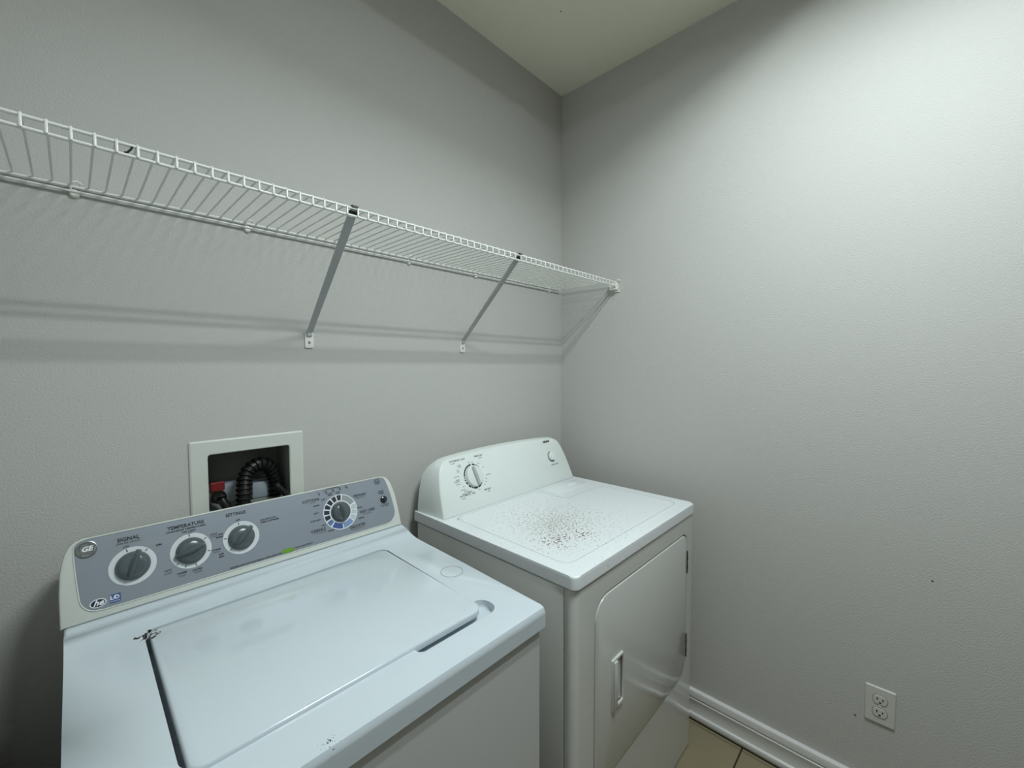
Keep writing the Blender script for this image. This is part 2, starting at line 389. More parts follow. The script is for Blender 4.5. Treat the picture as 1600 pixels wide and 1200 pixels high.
# ================================================================== LAUNDRY OUTLET BOX in the wall
lb = empty('laundry_outlet_box', (-1.3435, 0, 1.115), 'white recessed laundry outlet box set in the back wall behind the washer console', 'outlet box')
bm = nb()
ro = rpoly(-1.4735, 0.990, -1.2135, 1.2255, 0.004, 3); ri = rpoly(-1.4365, 1.046, -1.2505, 1.189, 0.006, 3)
R = [[(u, -0.0003, v) for u, v in ro], [(u, -0.0040, v) for u, v in offset(ro, 0.001)], [(u, -0.0058, v) for u, v in offset(ro, 0.004)], [(u, -0.0058, v) for u, v in offset(ri, -0.002)],
     [(u, -0.004, v) for u, v in ri], [(u, 0.0, v) for u, v in ri]]
loft(bm, R, False, False); obj('frame', bm, BOXP, lb, 25)
bm = nb(); R = [[(u, -0.001, v) for u, v in ri], [(u, 0.088, v) for u, v in offset(ri, 0.004)]]
loft(bm, R, False, True); obj('recess_shell', bm, RECESS_SHADE, lb, 50)
bm = nb(); box(bm, (-1.408, 0.045, 1.0475), (-1.290, 0.084, 1.098), 0.004, 2); obj('valve_housing', bm, PVC, lb)
bm = nb(); box(bm, (-1.335, 0.030, 1.0475), (-1.272, 0.084, 1.092), 0.006, 2); obj('drain_housing', bm, PVC, lb)
bm = nb(); box(bm, (-1.4315, 0.002, 1.094), (-1.4015, 0.012, 1.1165), 0.002, 1); box(bm, (-1.425, 0.012, 1.092), (-1.411, 0.05, 1.106), 0.002, 1)
vl = obj('valve_lever', bm, RED, lb); vl['label'] = 'red hot-water lever'
bm = nb(); tube(bm, [(-1.4165, 0.044, 1.086), (-1.4150, 0.006, 1.084)], 0.0105, 16)
tube(bm, [(-1.4150, 0.010, 1.084), (-1.4145, -0.002, 1.084)], [0.0125, 0.0125], 16)
obj('brass_fitting', bm, BRASS, lb)
# corrugated drain hose arching out of the box (own thing)
dh = empty('drain_hose', (-1.32, 0.01, 1.05), 'black corrugated drain hose arching inside the wall outlet box', 'hose')
ctrl = [(-1.372, -0.029, 0.955), (-1.369, -0.028, 1.02), (-1.365, -0.016, 1.070), (-1.356, 0.005, 1.115), (-1.338, 0.014, 1.138), (-1.313, 0.020, 1.143), (-1.291, 0.024, 1.126), (-1.280, 0.026, 1.096), (-1.278, 0.027, 1.0685), (-1.278, 0.027, 1.052)]
def spline(P, n):
    P = [Vector(p) for p in P]; out = []
    for i in range(len(P)-1):
        p0, p1, p2, p3 = P[max(i-1, 0)], P[i], P[i+1], P[min(i+2, len(P)-1)]
        for k in range(n):
            t = k/n; out.append(0.5*((2*p1)+(-p0+p2)*t+(2*p0-5*p1+4*p2-p3)*t*t+(-p0+3*p1-3*p2+p3)*t**3))
    out.append(P[-1]); return out
pts = spline(ctrl, 40)
L = [0]
for a, b in zip(pts, pts[1:]): L.append(L[-1]+(b-a).length)
res = []; N = 190; j = 0
for i in range(N):
    s = L[-1]*i/(N-1)
    while j < len(L)-2 and L[j+1] < s: j += 1
    f = (s-L[j])/max(L[j+1]-L[j], 1e-9); res.append(pts[j].lerp(pts[j+1], min(f, 1)))
rad = [0.0162+0.0026*(1 if (i % 7) < 4 else -0.6) for i in range(N)]
obj('hose_tube', tube(nb(), res, rad, 18), BLACK, dh, 30)
# inlet hoses
hh = empty('hot_water_hose', (-1.4145, -0.01, 1.084), 'black water hose on the brass valve under the red lever', 'hose')
bm = nb(); tube(bm, [(-1.4145, -0.003, 1.084), (-1.4145, -0.016, 1.081), (-1.414, -0.020, 1.078)], [0.0135, 0.0135, 0.011], 14); obj('coupling', bm, BLACK, hh)
bm = nb(); tube(bm, spline([(-1.414, -0.020, 1.078), (-1.409, -0.026, 1.066), (-1.402, -0.030, 1.050), (-1.399, -0.030, 1.032), (-1.400, -0.030, 0.98)], 8), 0.0095, 12); obj('hose_tube', bm, BLACK, hh, 60)
ch = empty('cold_water_hose', (-1.262, -0.01, 1.06), 'black water hose leaving the right side of the wall box, beside the drain hose', 'hose')
bm = nb(); tube(bm, spline([(-1.285, -0.006, 1.082), (-1.275, -0.010, 1.070), (-1.262, -0.014, 1.052), (-1.245, -0.022, 1.030), (-1.235, -0.028, 0.97)], 8), 0.0085, 12); obj('hose_tube', bm, BLACK, ch, 60)
bm = nb(); tube(bm, [(-1.288, -0.005, 1.085), (-1.282, -0.008, 1.078)], 0.0105, 12); obj('coupling', bm, BLACK, ch)

# ================================================================== WASHER
wa = empty('washing_machine', (-1.341, -0.38, FZ), 'white top-loading washing machine with a grey control panel, left of the dryer', 'washing machine')
WX0, WX1 = -1.684, -0.998
bm = nb(); vs = []
prism(bm, rpoly(WX0+0.003, -0.7015, WX1-0.002, -0.05, 0.010, 4), lambda u, v: Vector((u, v, FZ+0.025)), lambda u, v: Vector((u, v, 0.868)))
obj('cabinet', bm, WASHB, wa, 40)
for fxp in (WX0+0.06, WX1-0.06):
    for fy in (-0.64, -0.11):
        bm = nb(); lathe(bm, [(0, 0), (0.022, 0), (0.022, 0.010), (0.009, 0.012), (0.009, 0.026), (0, 0.026)], Matrix.Translation((fxp, fy, FZ)), 16); obj('foot', bm, DARK, wa)
# deck
prof = [(-0.7105, 0.8650), (-0.7120, 0.9000), (-0.7085, 0.9075), (-0.7000, 0.9105), (-0.45, 0.9140), (-0.2560, 0.9168), (-0.2420, 0.9176), (-0.2250, 0.9200), (-0.2080, 0.9245), (-0.1930, 0.9305), (-0.1800, 0.9362), (-0.1690, 0.9385), (-0.052, 0.9385), (-0.052, 0.8650)]
bm = nb()
prism(bm, prof, lambda u, v: Vector((WX0, u, v)), lambda u, v: Vector((WX1, u, v)))
es = [e_ for e_ in bm.edges if abs(e_.verts[0].co.x-e_.verts[1].co.x) < 1e-6 and max(v.co.z for v in e_.verts) > 0.9]
bmesh.ops.bevel(bm, geom=es, offset=0.0055, segments=4, profile=0.5, affect='EDGES', clamp_overlap=True)
es = [e_ for e_ in bm.edges if abs(e_.verts[0].co.x-e_.verts[1].co.x) < 1e-6 and min(v.co.z for v in e_.verts) < 0.87 and max(v.co.z for v in e_.verts) > 0.885 and min(v.co.y for v in e_.verts) < -0.7]
if es: bmesh.ops.bevel(bm, geom=es, offset=0.008, segments=3, profile=0.5, affect='EDGES', clamp_overlap=True)
deck = obj('top_deck', bm, WASHW, wa)
def cutter(poly, z0, z1, rz=0, seg=3):
    bm = nb(); prism(bm, poly, lambda u, v: Vector((u, v, z0)), lambda u, v: Vector((u, v, z1)))
    if rz:
        es = [e_ for e_ in bm.edges if all(abs(v.co.z-z0) < 1e-6 for v in e_.verts)]
        bmesh.ops.bevel(bm, geom=es, offset=rz, segments=seg, profile=0.5, affect='EDGES')
    return obj('cut', bm, WASHW)
LX0, LX1, LY0, LY1 = -1.5770, -1.0985, -0.632, -0.2395
c1 = cutter(rpoly(LX0-0.0068, -0.618, LX1+0.0040, LY1+0.0045, (0.02, 0.03, 0.022, 0.018)), 0.872, 1.0)
c2 = cutter(rpoly(-1.262, -0.6480, -1.0700, -0.594, (0.014, 0.024, 0.024, 0.014), 6), 0.8940, 1.0, 0.009, 4)
boolean(deck, [c1, c2])
# lid
bm = nb(); lp = rpoly(LX0, LY0, LX1, LY1, (0.018, 0.024, 0.020, 0.014), 8)
def zl(d): return lambda p: None
R = []
for d, z in ((0.004, 0.9035), (0.0, 0.9060), (0.0, 0.9145), (0.0012, 0.9172), (0.0035, 0.9183)):
    R.append([(u, v, z) for u, v in offset(lp, d)])
loft(bm, R); lid = obj('lid', bm, WASHW, wa, 50)
for hx in (LX0+0.03, LX1-0.03):
    bm = nb(); tube(bm, [(hx-0.012, LY1+0.001, 0.909), (hx+0.012, LY1+0.001, 0.909)], 0.003, 8); obj('hinge_pin', bm, STEEL, lid)
# circular mark on deck
bm = nb(); fdk = Face((-1.0462, -0.4614, 0.9142), (1, 0, 0), (0, 1, 0.0137))
arcband(bm, fdk, 0, 0, 0.0256, 0.0264, 0, 360, 0.0002, 0, 48); obj('round_mark', bm, INKG, wa)['label'] = 'faint grey ring printed on the deck'
# console
WF = Face((-1.345, -0.170, 0.9385), (1, 0, 0), (0, 0.4, 1))
def console_outline(half, n=6):
    """half = right-hand side points bottom to top (a,b)"""
    return [(a, b) for a, b in half] + [(-a, b) for a, b in half[::-1]]
wh = [(0.3435, 0.0), (0.3437, 0.030), (0.3437, 0.060), (0.3420, 0.095), (0.3390, 0.115), (0.3350, 0.130), (0.3290, 0.1415), (0.3210, 0.1490), (0.3100, 0.1525), (0.25, 0.1530), (0.12, 0.1535)]
wo = console_outline(wh)
def Wf(d, h): return [WF.p(u, max(v, 0.0022), h) for u, v in offset(wo, d)]
bm = nb(); box(bm, (-1.345-0.341, -0.1645, 0.9383), (-1.345+0.341, -0.055, 0.9412)); obj('seam_shade_strip', bm, DARK, wa)  # added dark strip, paints shade into the gap between console and deck
back = [Vector((-1.345+u*0.985, -0.052, 0.9405+v*0.72)) for u, v in wo]
mid = [WF.p(u, max(v, 0), 0).lerp(b, 0.35)for (u, v), b in zip(wo, back)]
bm = nb(); loft(bm, [back, mid, Wf(0.0, -0.006), Wf(0.0012, -0.0018), Wf(0.004, 0.0)])
obj('console', bm, WPLAS, wa, 40)
# grey overlay with bead
pp = [(-0.3175, 0.050), (-0.3155, 0.036), (-0.309, 0.025), (-0.299, 0.0185), (-0.286, 0.0165), (0.297, 0.0165), (0.310, 0.019), (0.321, 0.027), (0.3275, 0.038), (0.3290, 0.052), (0.3270, 0.085), (0.3210, 0.125), (0.3165, 0.140), (0.3105, 0.1465), (0.300, 0.1490), (-0.300, 0.1490), (-0.3120, 0.1470), (-0.3200, 0.1415), (-0.3220, 0.132), (-0.3205, 0.090)]
def smoothpoly(P, n=4):
    m = len(P); out = []
    for i in range(m):
        p0, p1, p2, p3 = [Vector(P[(i+k-1) % m]) for k in range(4)]
        if (p2-p1).length > 0.05: out.append(tuple(p1)); continue
        for k in range(n):
            t = k/n; q = 0.5*((2*p1)+(-p0+p2)*t+(2*p0-5*p1+4*p2-p3)*t*t+(-p0+3*p1-3*p2+p3)*t**3) if (p1-p0).length < 0.05 and (p3-p2).length < 0.05 else p1.lerp(p2, t)
            out.append(tuple(q))
    return out
pp = smoothpoly(pp)
bm = nb(); loft(bm, [[WF.p(u, v, 0.0001) for u, v in pp], [WF.p(u, v, 0.0009) for u, v in offset(pp, 0.0003)]]); pn = obj('control_panel', bm, PANEL, wa, 30); pn['label'] = 'silver-grey control panel overlay'
bm = nb(); n = 6; rings = []
for k in range(n):
    a = 2*PI*k/n; rings.append([WF.p(u, v, 0.0004+0.0014*math.sin(a)) for u, v in offset(pp, -0.0012+0.0013*math.cos(a))])
loft(bm, rings+[rings[0]], False, False); bmesh.ops.remove_doubles(bm, verts=bm.verts[:], dist=1e-6); obj('panel_bead', bm, WPLAS, wa, 80)
H = 0.0012
def knob(face, parent, a, b, r, ang, m, h0=H, grip_h=0.0205, over=0.004, blunt=False):
    mx = face.m(a, b, h0, ang); bm = nb()
    lathe(bm, [(r*1.04, 0), (r*1.04, 0.003), (r*0.99, 0.0045), (r*0.97, 0.0085), (r*0.88, 0.0120), (r*0.6, 0.0142), (r*0.25, 0.0150), (0, 0.0151)], mx, 40)
    k = obj('knob', bm, m, parent, 50)
    bm = nb(); Lr = r+over; R = []
    for xx, wv, hh_ in ((-r*0.98, 0.0022, 0.010), (-r*0.8, 0.0046, 0.0185), (-r*0.4, 0.0062, 0.0235), (0, 0.0066, 0.0245), (r*0.4, 0.0060, 0.0235), (r*0.85, 0.0046, 0.0185), (Lr, 0.0026, 0.0085)):
        R.append([mx @ Vector((xx, -wv*1.5, 0.004)), mx @ Vector((xx, -wv*0.8, hh_*0.80)), mx @ Vector((xx, 0, hh_)), mx @ Vector((xx, wv*0.8, hh_*0.80)), mx @ Vector((xx, wv*1.5, 0.004))])
    loft(bm, R); obj('grip', bm, m, k, 40)
    return k
def ring(face, parent, a, b, r0, r1, m, h=H, name='dial_ring'):
    bm = nb(); arcband(bm, face, a, b, r0, r1, 0, 360, h, 0, 56); bmesh.ops.remove_doubles(bm, verts=bm.verts[:], dist=1e-7)
    return obj(name, bm, m, parent)
dials = [(-0.2425, 0.0800, math.radians(70), (104, 48)), (-0.1500, 0.0802, math.radians(194), (92, 35, -18, -80, -112, -140)), (-0.0570, 0.0806, math.radians(42), (95, 170, 222))]
for a, b, ang, ticks in dials:
    ring(WF, wa, a, b, 0.0268, 0.0358, RING)
    knob(WF, wa, a, b, 0.0252, ang, KNOB)
bm = nb()
for a, b, ang, ticks in dials:
    for t in ticks:
        t = math.radians(t); bar(bm, WF, a+0.0290*math.cos(t), b+0.0290*math.sin(t), a+0.0345*math.cos(t), b+0.0345*math.sin(t), 0.0016, H+0.0003)
obj('dial_ticks', bm, INK, wa)['kind'] = 'stuff'
# cycle dial
ca, cb = 0.1745, 0.0812
ring(WF, wa, ca, cb, 0.0270, 0.0460, WHITEP)
segm = [(80, 96, INK), (101, 117, INK), (122, 138, NAVY), (143, 158, NAVY), (163, 179, NAVY), (184, 201, NAVY), (206, 224, BLUE2), (229, 268, BLUE), (272, 312, LBLUE), (316, 334, PALE), (338, 355, PALE), (359, 377, PALE), (23, 75, GREYS)]
for a0, a1, mm in segm:
    bm = nb(); arcband(bm, WF, ca, cb, 0.0300, 0.0440, a0, a1, H+0.0004, 0, 10); obj('dial_segment', bm, mm, wa)
knob(WF, wa, ca, cb, 0.0240, math.radians(-80), KNOB, over=-0.001)
# start button
bm = nb(); lathe(bm, [(0.0100, 0), (0.0100, 0.003), (0.0085, 0.0055), (0.005, 0.0070), (0, 0.0075)], WF.m(0.3020, 0.0845, H), 24); obj('start_button', bm, mat('dark_button', (0.02, 0.027, 0.035), 0.15), wa)
# badge
bm = nb()
mxb = WF.m(-0.3055, 0.1305, H)
lathe(bm, [(0.0150, 0), (0.0150, 0.0018), (0.0135, 0.0024), (0.0128, 0.0016), (0.0105, 0.0014), (0.0098, 0.0022), (0.0088, 0.0014), (0, 0.0014)], mxb, 36)
for k in range(4):
    a = PI/4+k*PI/2; bar(bm, WF, -0.3055+0.0105*math.cos(a-0.5), 0.1305+0.0105*math.sin(a-0.5), -0.3055+0.0122*math.cos(a+0.2), 0.1305+0.0122*math.sin(a+0.2), 0.0012, H+0.0026)
bd = obj('badge', bm, CHROME, wa); bd['label'] = 'round silver monogram badge'
bm = nb(); text_into(bm, WF, 'GE', -0.3055, 0.1305, 0.0125, H+0.0023, bold=0.035, shear=0.3)
obj('monogram', bm, mat('bright_badge_metal', (0.85, 0.86, 0.86), 0.3, metal=0.0), bd, recalc=False)
# lettering
T = nb(); tx = lambda s, a, b, z, **k: text_into(T, WF, s, a, b, z, h=H+0.0004, **k)
tx('SIGNAL', -0.2465, 0.1335, 0.0098, bold=0.02, sx=1.0); tx('(FIN DE CICLO)', -0.2465, 0.1265, 0.0052, mi=1, bold=0.01)
tx('OFF', -0.2510, 0.1185, 0.0055, mi=1, bold=0.01); tx('ON', -0.2015, 0.1075, 0.0058, bold=0.03)
tx('TEMPERATURE', -0.1545, 0.1345, 0.0098, bold=0.02, sx=0.98); tx('(WASH/RINSE TEMPERATURES)', -0.1545, 0.1270, 0.0050, bold=0.012)
tx('TAP COLD', -0.1510, 0.1210, 0.0050, bold=0.02); tx('COLD', -0.1500, 0.1165, 0.0040, mi=1, bold=0.01)
tx('COLD', -0.1085, 0.1025, 0.0050, bold=0.015); tx('COLD', -0.1085, 0.0975, 0.0045, mi=1, bold=0.01)
tx('WARM', -0.1060, 0.0680, 0.0050, bold=0.015); tx('COLD', -0.1060, 0.0630, 0.0045, mi=1, bold=0.01)
tx('LOURD', -0.1430, 0.0390, 0.0052, bold=0.02); tx('WARM', -0.1425, 0.0335, 0.0045, mi=1, bold=0.01)
tx('WARM', -0.1690, 0.0400, 0.0052, bold=0.02); tx('COLD', -0.1690, 0.0345, 0.0045, mi=1, bold=0.01)
tx('HOT', -0.1905, 0.0520, 0.0054, bold=0.01); tx('COLD', -0.1905, 0.0465, 0.0046, mi=1, bold=0.01)
tx('SETTINGS', -0.0625, 0.1355, 0.0098, bold=0.02, sx=0.92); tx('OFF', -0.0600, 0.1205, 0.0050, bold=0.015)
tx('2ND', -0.0960, 0.0985, 0.0048, bold=0.02); tx('RINSE', -0.0985, 0.0930, 0.0048, bold=0.02)
tx('2ND', -0.0985, 0.0560, 0.0048, bold=0.02); tx('SPIN', -0.0985, 0.0505, 0.0048, bold=0.02)
tx('2ND RINSE WITH', -0.0160, 0.1080, 0.0048, align='LEFT', bold=0.01, sx=0.95); tx('FABRIC SOFTENER', -0.0160, 0.1025, 0.0050, align='LEFT', bold=0.02, sx=0.98)
tx('PRECISEFILL WITH AUTO LOAD SENSING  WATER SAVER SYSTEM', -0.0330, 0.0205, 0.0050, bold=0.015, sx=0.72)
tx('EXTRA LARGE CAPACITY', 0.0715, 0.0235, 0.0050, bold=0.01, sx=0.75)
tx('COTTONS', 0.1040, 0.1265, 0.0098, bold=0.015, sx=0.9); tx('COTON', 0.1060, 0.1200, 0.0046, mi=1)
tx('CASUALS', 0.1105, 0.0490, 0.0098, bold=0.015, sx=0.9); tx('TOUS LES JOURS', 0.1160, 0.0425, 0.0044, mi=1, sx=0.9)
tx('DELICATES', 0.2130, 0.0330, 0.0098, bold=0.015, sx=0.9); tx('ARTICLES DELICATS', 0.2120, 0.0262, 0.0046, mi=1, sx=0.9)
tx('EASY CARE', 0.2480, 0.0660, 0.0098, bold=0.015, sx=0.9); tx('SOIN FACILE', 0.2455, 0.0590, 0.0045, mi=1)
tx('PREWASH', 0.2345, 0.1125, 0.0090, bold=0.015, sx=0.9); tx('PRELAVAGE', 0.2340, 0.1058, 0.0050, mi=1)
for s, a, b in (('NORMAL', 0.1160, 0.1110), ('HEAVY', 0.1120, 0.0920), ('LIGHT', 0.1350, 0.1225), ('QUICK', 0.1540, 0.1345), ('EXTRA HEAVY', 0.1080, 0.0740), ('LIGHT', 0.1255, 0.0580), ('MEDIUM', 0.1420, 0.0400), ('NORMAL', 0.2275, 0.0790), ('MEDIUM', 0.2270, 0.0505)):
    tx(s, a, b, 0.0048, bold=0.015, sx=0.85)
tx('SOAK', 0.1755, 0.1335, 0.0045, bold=0.02); tx('RINSE', 0.1540, 0.1300, 0.0045, bold=0.01); tx('SPIN', 0.1765, 0.1290, 0.0045, bold=0.01)
tx('WASH PROGRESS', 0.1620, 0.1500-0.0025, 0.0040, bold=0.01)
for k, s in enumerate(('ON', 'SOAK', 'WASH', 'RINSE', 'SPIN')):
    a = 0.1265+k*0.0188; b = 0.1380+k*0.0007
    flat(T, WF, rpoly(a-0.0020, b-0.0018, a+0.0020, b+0.0018, 0.0008, 2), H+0.0004, 0); tx(s, a-0.002, b+0.0048, 0.0036, bold=0.01)
tx('START', 0.2985, 0.1085, 0.0058, bold=0.02); tx('PAUSE', 0.2990, 0.1030, 0.0054, bold=0.02)
tx('HOLD 3 SECONDS', 0.3025, 0.0700, 0.0040, bold=0.01, sx=0.85); tx('TO CANCEL', 0.3035, 0.0658, 0.0038, bold=0.01)
# small square energy mark
for q in ((0.2860, 0.1445, 0.3000, 0.1445), (0.2860, 0.1330, 0.3000, 0.1330), (0.2860, 0.1325, 0.2860, 0.1450), (0.3000, 0.1325, 0.3000, 0.1450)): bar(T, WF, *q, 0.0012, H+0.0004, 0)
tx('energy', 0.2930, 0.1400, 0.0046, shear=0.3, bold=0.02); tx('STAR', 0.2930, 0.1350, 0.0036, bold=0.02)
lt = obj('lettering', T, [INK, INKG], wa, recalc=False); lt['label'] = 'dark printed words and marks'; lt['kind'] = 'stuff'
bm = nb(); flat(bm, WF, [(0.0200, 0.0178), (0.0465, 0.0178), (0.0475, 0.0275), (0.0210, 0.0275)], H+0.0004); obj('green_mark', bm, GREEN, wa)['label'] = 'small green printed label'
# he and LC marks
bm = nb(); S = nb()
el = [(-0.2940+0.0115*math.cos(t*PI/16), 0.0290+0.0078*math.sin(t*PI/16)) for t in range(32)]
flat(bm, WF, el, H+0.0003, 0); flat(bm, WF, [(-0.2940+(a+0.2940)*0.86, 0.0290+(b-0.0290)*0.82) for a, b in el], H+0.0005, 1)
text_into(bm, WF, 'he', -0.2940, 0.0292, 0.0140, H+0.0007, shear=0.4, bold=0.03, mi=0)
obj('oval_mark', bm, [WHITEP, NAVY], wa, recalc=False)['label'] = 'white-ringed oval mark reading he'
bm = nb(); flat(bm, WF, rpoly(-0.2780, 0.0218, -0.2630, 0.0372, 0.001, 2), H+0.0003, 1)
text_into(bm, WF, 'LC', -0.2722, 0.0310, 0.0095, H+0.0005, bold=0.04, mi=0); arcband(bm, WF, -0.2680, 0.0310, 0.0020, 0.0032, -60, 200, H+0.0006, 0, 12)
text_into(bm, WF, 'technology', -0.2705, 0.0248, 0.0030, H+0.0005, mi=0)
obj('square_mark', bm, [WHITEP, BLUE], wa, recalc=False)['label'] = 'blue square mark reading LC'

# ================================================================== DRYER
dr = empty('clothes_dryer', (-0.4975, -0.37, FZ), 'white front-loading clothes dryer with a chipped top, in the corner', 'dryer')
DX0, DX1, DYF = -0.8660, -0.1290, -0.6922
ZB = 0.019
bm = nb(); box(bm, (DX0, -0.660, ZB), (DX1, -0.045, 0.8765), 0.003, 2); obj('cabinet', bm, DRYW_SHADED, dr)
for fxp in (DX0+0.06, DX1-0.06):
    for fy in (-0.60, -0.12):
        bm = nb(); lathe(bm, [(0, 0), (0.018, 0), (0.018, 0.004), (0.010, 0.0055), (0.010, 0.0075), (0, 0.0075)], Matrix.Translation((fxp, fy, FZ)), 16); obj('foot', bm, DARK, dr)
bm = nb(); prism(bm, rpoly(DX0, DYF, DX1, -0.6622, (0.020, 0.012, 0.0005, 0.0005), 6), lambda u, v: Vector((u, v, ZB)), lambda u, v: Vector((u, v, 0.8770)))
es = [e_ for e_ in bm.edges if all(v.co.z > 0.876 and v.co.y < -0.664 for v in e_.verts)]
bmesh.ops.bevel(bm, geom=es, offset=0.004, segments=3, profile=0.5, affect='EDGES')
fp = obj('front_panel', bm, DRYW_SHADED, dr, 40)
DR = (-0.7785, 0.3180, -0.1885, 0.8180); rr = (0.075, 0.060, 0.038, 0.060)
bm = nb(); prism(bm, rpoly(DR[0]-0.0035, DR[1]-0.003, DR[2]+0.003, DR[3]+0.0045, rr, 8), lambda u, v: Vector((u, DYF-0.05, v)), lambda u, v: Vector((u, DYF+0.026, v)))
boolean(fp, [obj('cut', bm, DRYW_SHADED)])
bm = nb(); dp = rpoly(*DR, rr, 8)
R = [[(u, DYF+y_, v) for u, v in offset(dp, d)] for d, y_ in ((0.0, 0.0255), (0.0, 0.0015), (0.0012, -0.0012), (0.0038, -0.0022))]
loft(bm, R); door = obj('door', bm, DRYW_SHADED, dr, 50)
hx0, hx1, hz0, hz1 = -0.7020, -0.6430, 0.4860, 0.6290
pc = (hx0+0.022, hz0+0.010, hx1-0.004, hz1-0.008)
bm = nb(); prism(bm, rpoly(*pc, 0.003, 3), lambda u, v: Vector((u, DYF-0.05, v)), lambda u, v: Vector((u, DYF+0.009, v)))
boolean(door, [obj('cut', bm, DRYW_SHADED)])
bm = nb()
fr_o, fr_i = rpoly(hx0, hz0, hx1, hz1, 0.004, 3), rpoly(*pc, 0.003, 3)
R = [[(u, DYF-0.0020, v) for u, v in fr_o], [(u, DYF-0.0075, v) for u, v in offset(fr_o, 0.0012)], [(u, DYF-0.0075, v) for u, v in offset(fr_i, -0.0012)], [(u, DYF-0.0060, v) for u, v in fr_i], [(u, DYF+0.0085, v) for u, v in fr_i]]
loft(bm, R, False, False)
box(bm, (pc[0]-0.001, DYF+0.0000, pc[1]-0.001), (pc[2]+0.001, DYF+0.0080, pc[3]+0.001))
box(bm, (hx0+0.004, DYF-0.0125, hz0+0.006), (hx0+0.020, DYF-0.0070, hz1-0.006), 0.002, 2)
obj('handle', bm, DRYW_SHADED, door, 30)
for z0, z1 in ((0.6765, 0.7545), (0.3745, 0.4560)):
    bm = nb(); n = 5; L_ = (z1-z0)/n
    for k in range(n): tube(bm, [(-0.1880, DYF-0.0018, z0+k*L_+0.0008), (-0.1880, DYF-0.0018, z0+(k+1)*L_-0.0008)], 0.0040 if k % 2 else 0.0032, 8)
    box(bm, (-0.1905, DYF-0.0025, z0), (-0.1825, DYF+0.001, z1)); obj('hinge', bm, DARK, dr)
# top
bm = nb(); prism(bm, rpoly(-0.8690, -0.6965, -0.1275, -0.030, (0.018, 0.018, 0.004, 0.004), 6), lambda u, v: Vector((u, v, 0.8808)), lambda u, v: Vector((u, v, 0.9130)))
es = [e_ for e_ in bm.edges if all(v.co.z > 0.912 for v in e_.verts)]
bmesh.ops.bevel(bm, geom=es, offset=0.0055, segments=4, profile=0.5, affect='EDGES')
top = obj('top_panel', bm, DRYTOP_LIT, dr, 40)
rec = [(-0.818, -0.200), (-0.828, -0.60), (-0.824, -0.628), (-0.812, -0.640), (-0.790, -0.6445), (-0.200, -0.6480), (-0.178, -0.643), (-0.168, -0.628), (-0.166, -0.60), (-0.166, -0.352), (-0.172, -0.338), (-0.186, -0.330), (-0.378, -0.330), (-0.394, -0.326), (-0.404, -0.314), (-0.408, -0.200), (-0.430, -0.188), (-0.800, -0.186)]
bm = nb(); z0 = 0.9124
a = [bm.verts.new((u, v, z0)) for u, v in rec]; b = [bm.verts.new((u, v, 0.92)) for u, v in offset(rec, -0.0012)]
n = len(rec)
for k in range(n): bm.faces.new((a[k], a[(k+1) % n], b[(k+1) % n], b[k]))
bm.faces.new(a[::-1]); bm.faces.new(b)
boolean(top, [obj('cut', bm, DRYTOP_LIT)])
bm = nb(); g0, g1 = offset(rec, -0.0003), offset(rec, 0.0022)
loft(bm, [[(u, v, z) for u, v in p_] for p_, z in ((g0, 0.9090), (g0, 0.92), (g1, 0.92), (g1, 0.9090), (g0, 0.9090))], False, False)
bmesh.ops.remove_doubles(bm, verts=bm.verts[:], dist=1e-6)
boolean(top, [obj('cut', bm, DRYTOP_LIT)])
# lint screen cover
bm = nb(); lp2 = [(-0.3900, -0.1815), (-0.3890, -0.268), (-0.382, -0.280), (-0.370, -0.284), (-0.196, -0.284), (-0.184, -0.279), (-0.179, -0.267), (-0.178, -0.1815)]
R = [[(u, v, z) for u, v in offset(lp2, d)] for d, z in ((0, 0.9125), (0, 0.9150), (0.002, 0.9162))]
loft(bm, R); lc = obj('lint_screen_cover', bm, mat('cover_plastic', (0.73, 0.77, 0.785), 0.35), dr, 40)
bm = nb(); R = [[(u, v, z) for u, v in offset(rpoly(-0.270, -0.247, -0.213, -0.232, 0.005, 3), d)] for d, z in ((0, 0.9155), (0.001, 0.919), (0.0035, 0.9205))]
loft(bm, R); obj('cover_handle', bm, DRYC, lc)
# dark filler that paints the shade in the seam under the top
bm = nb(); box(bm, (DX0+0.006, DYF+0.006, 0.8766), (DX1-0.006, -0.05, 0.8807)); obj('seam_shade_strip', bm, DARK, dr)
# console
DF = Face((-0.4975, -0.178, 0.9131), (1, 0, 0), (0, 0.4, 1))
dhf = [(0.3560, 0.0), (0.3545, 0.025), (0.3510, 0.060), (0.3460, 0.095), (0.3400, 0.125), (0.3330, 0.150), (0.3240, 0.168), (0.3110, 0.181), (0.2930, 0.1885), (0.2600, 0.1920), (0.20, 0.1955), (0.12, 0.1990), (0.05, 0.2005)]
do = console_outline(dhf)
bk = [(0.3660, 0.0), (0.3655, 0.020), (0.3630, 0.045), (0.3590, 0.075), (0.3530, 0.100), (0.3450, 0.122), (0.3330, 0.138), (0.3180, 0.150), (0.2980, 0.158), (0.2600, 0.1630), (0.20, 0.1670), (0.12, 0.1700), (0.05, 0.1715)]
bko = console_outline(bk)
back = [Vector((-0.4975+u, -0.045, 0.9131+v)) for u, v in bko]
def Df(d, h): return [DF.p(u, max(v, 0.0016), h) for u, v in offset(do, d)]
bm = nb(); box(bm, (-0.4975-0.350, -0.1735, 0.9125), (-0.4975+0.350, -0.05, 0.9150)); obj('console_shade_strip', bm, DARK, dr)  # added dark strip for the shaded line below the dryer console
f0 = Df(0, -0.006)
m1 = [p.lerp(b, 0.30)+Vector((0, 0, 0.008*min(1, v/0.12))) for p, b, (u, v) in zip(f0, back, do)]
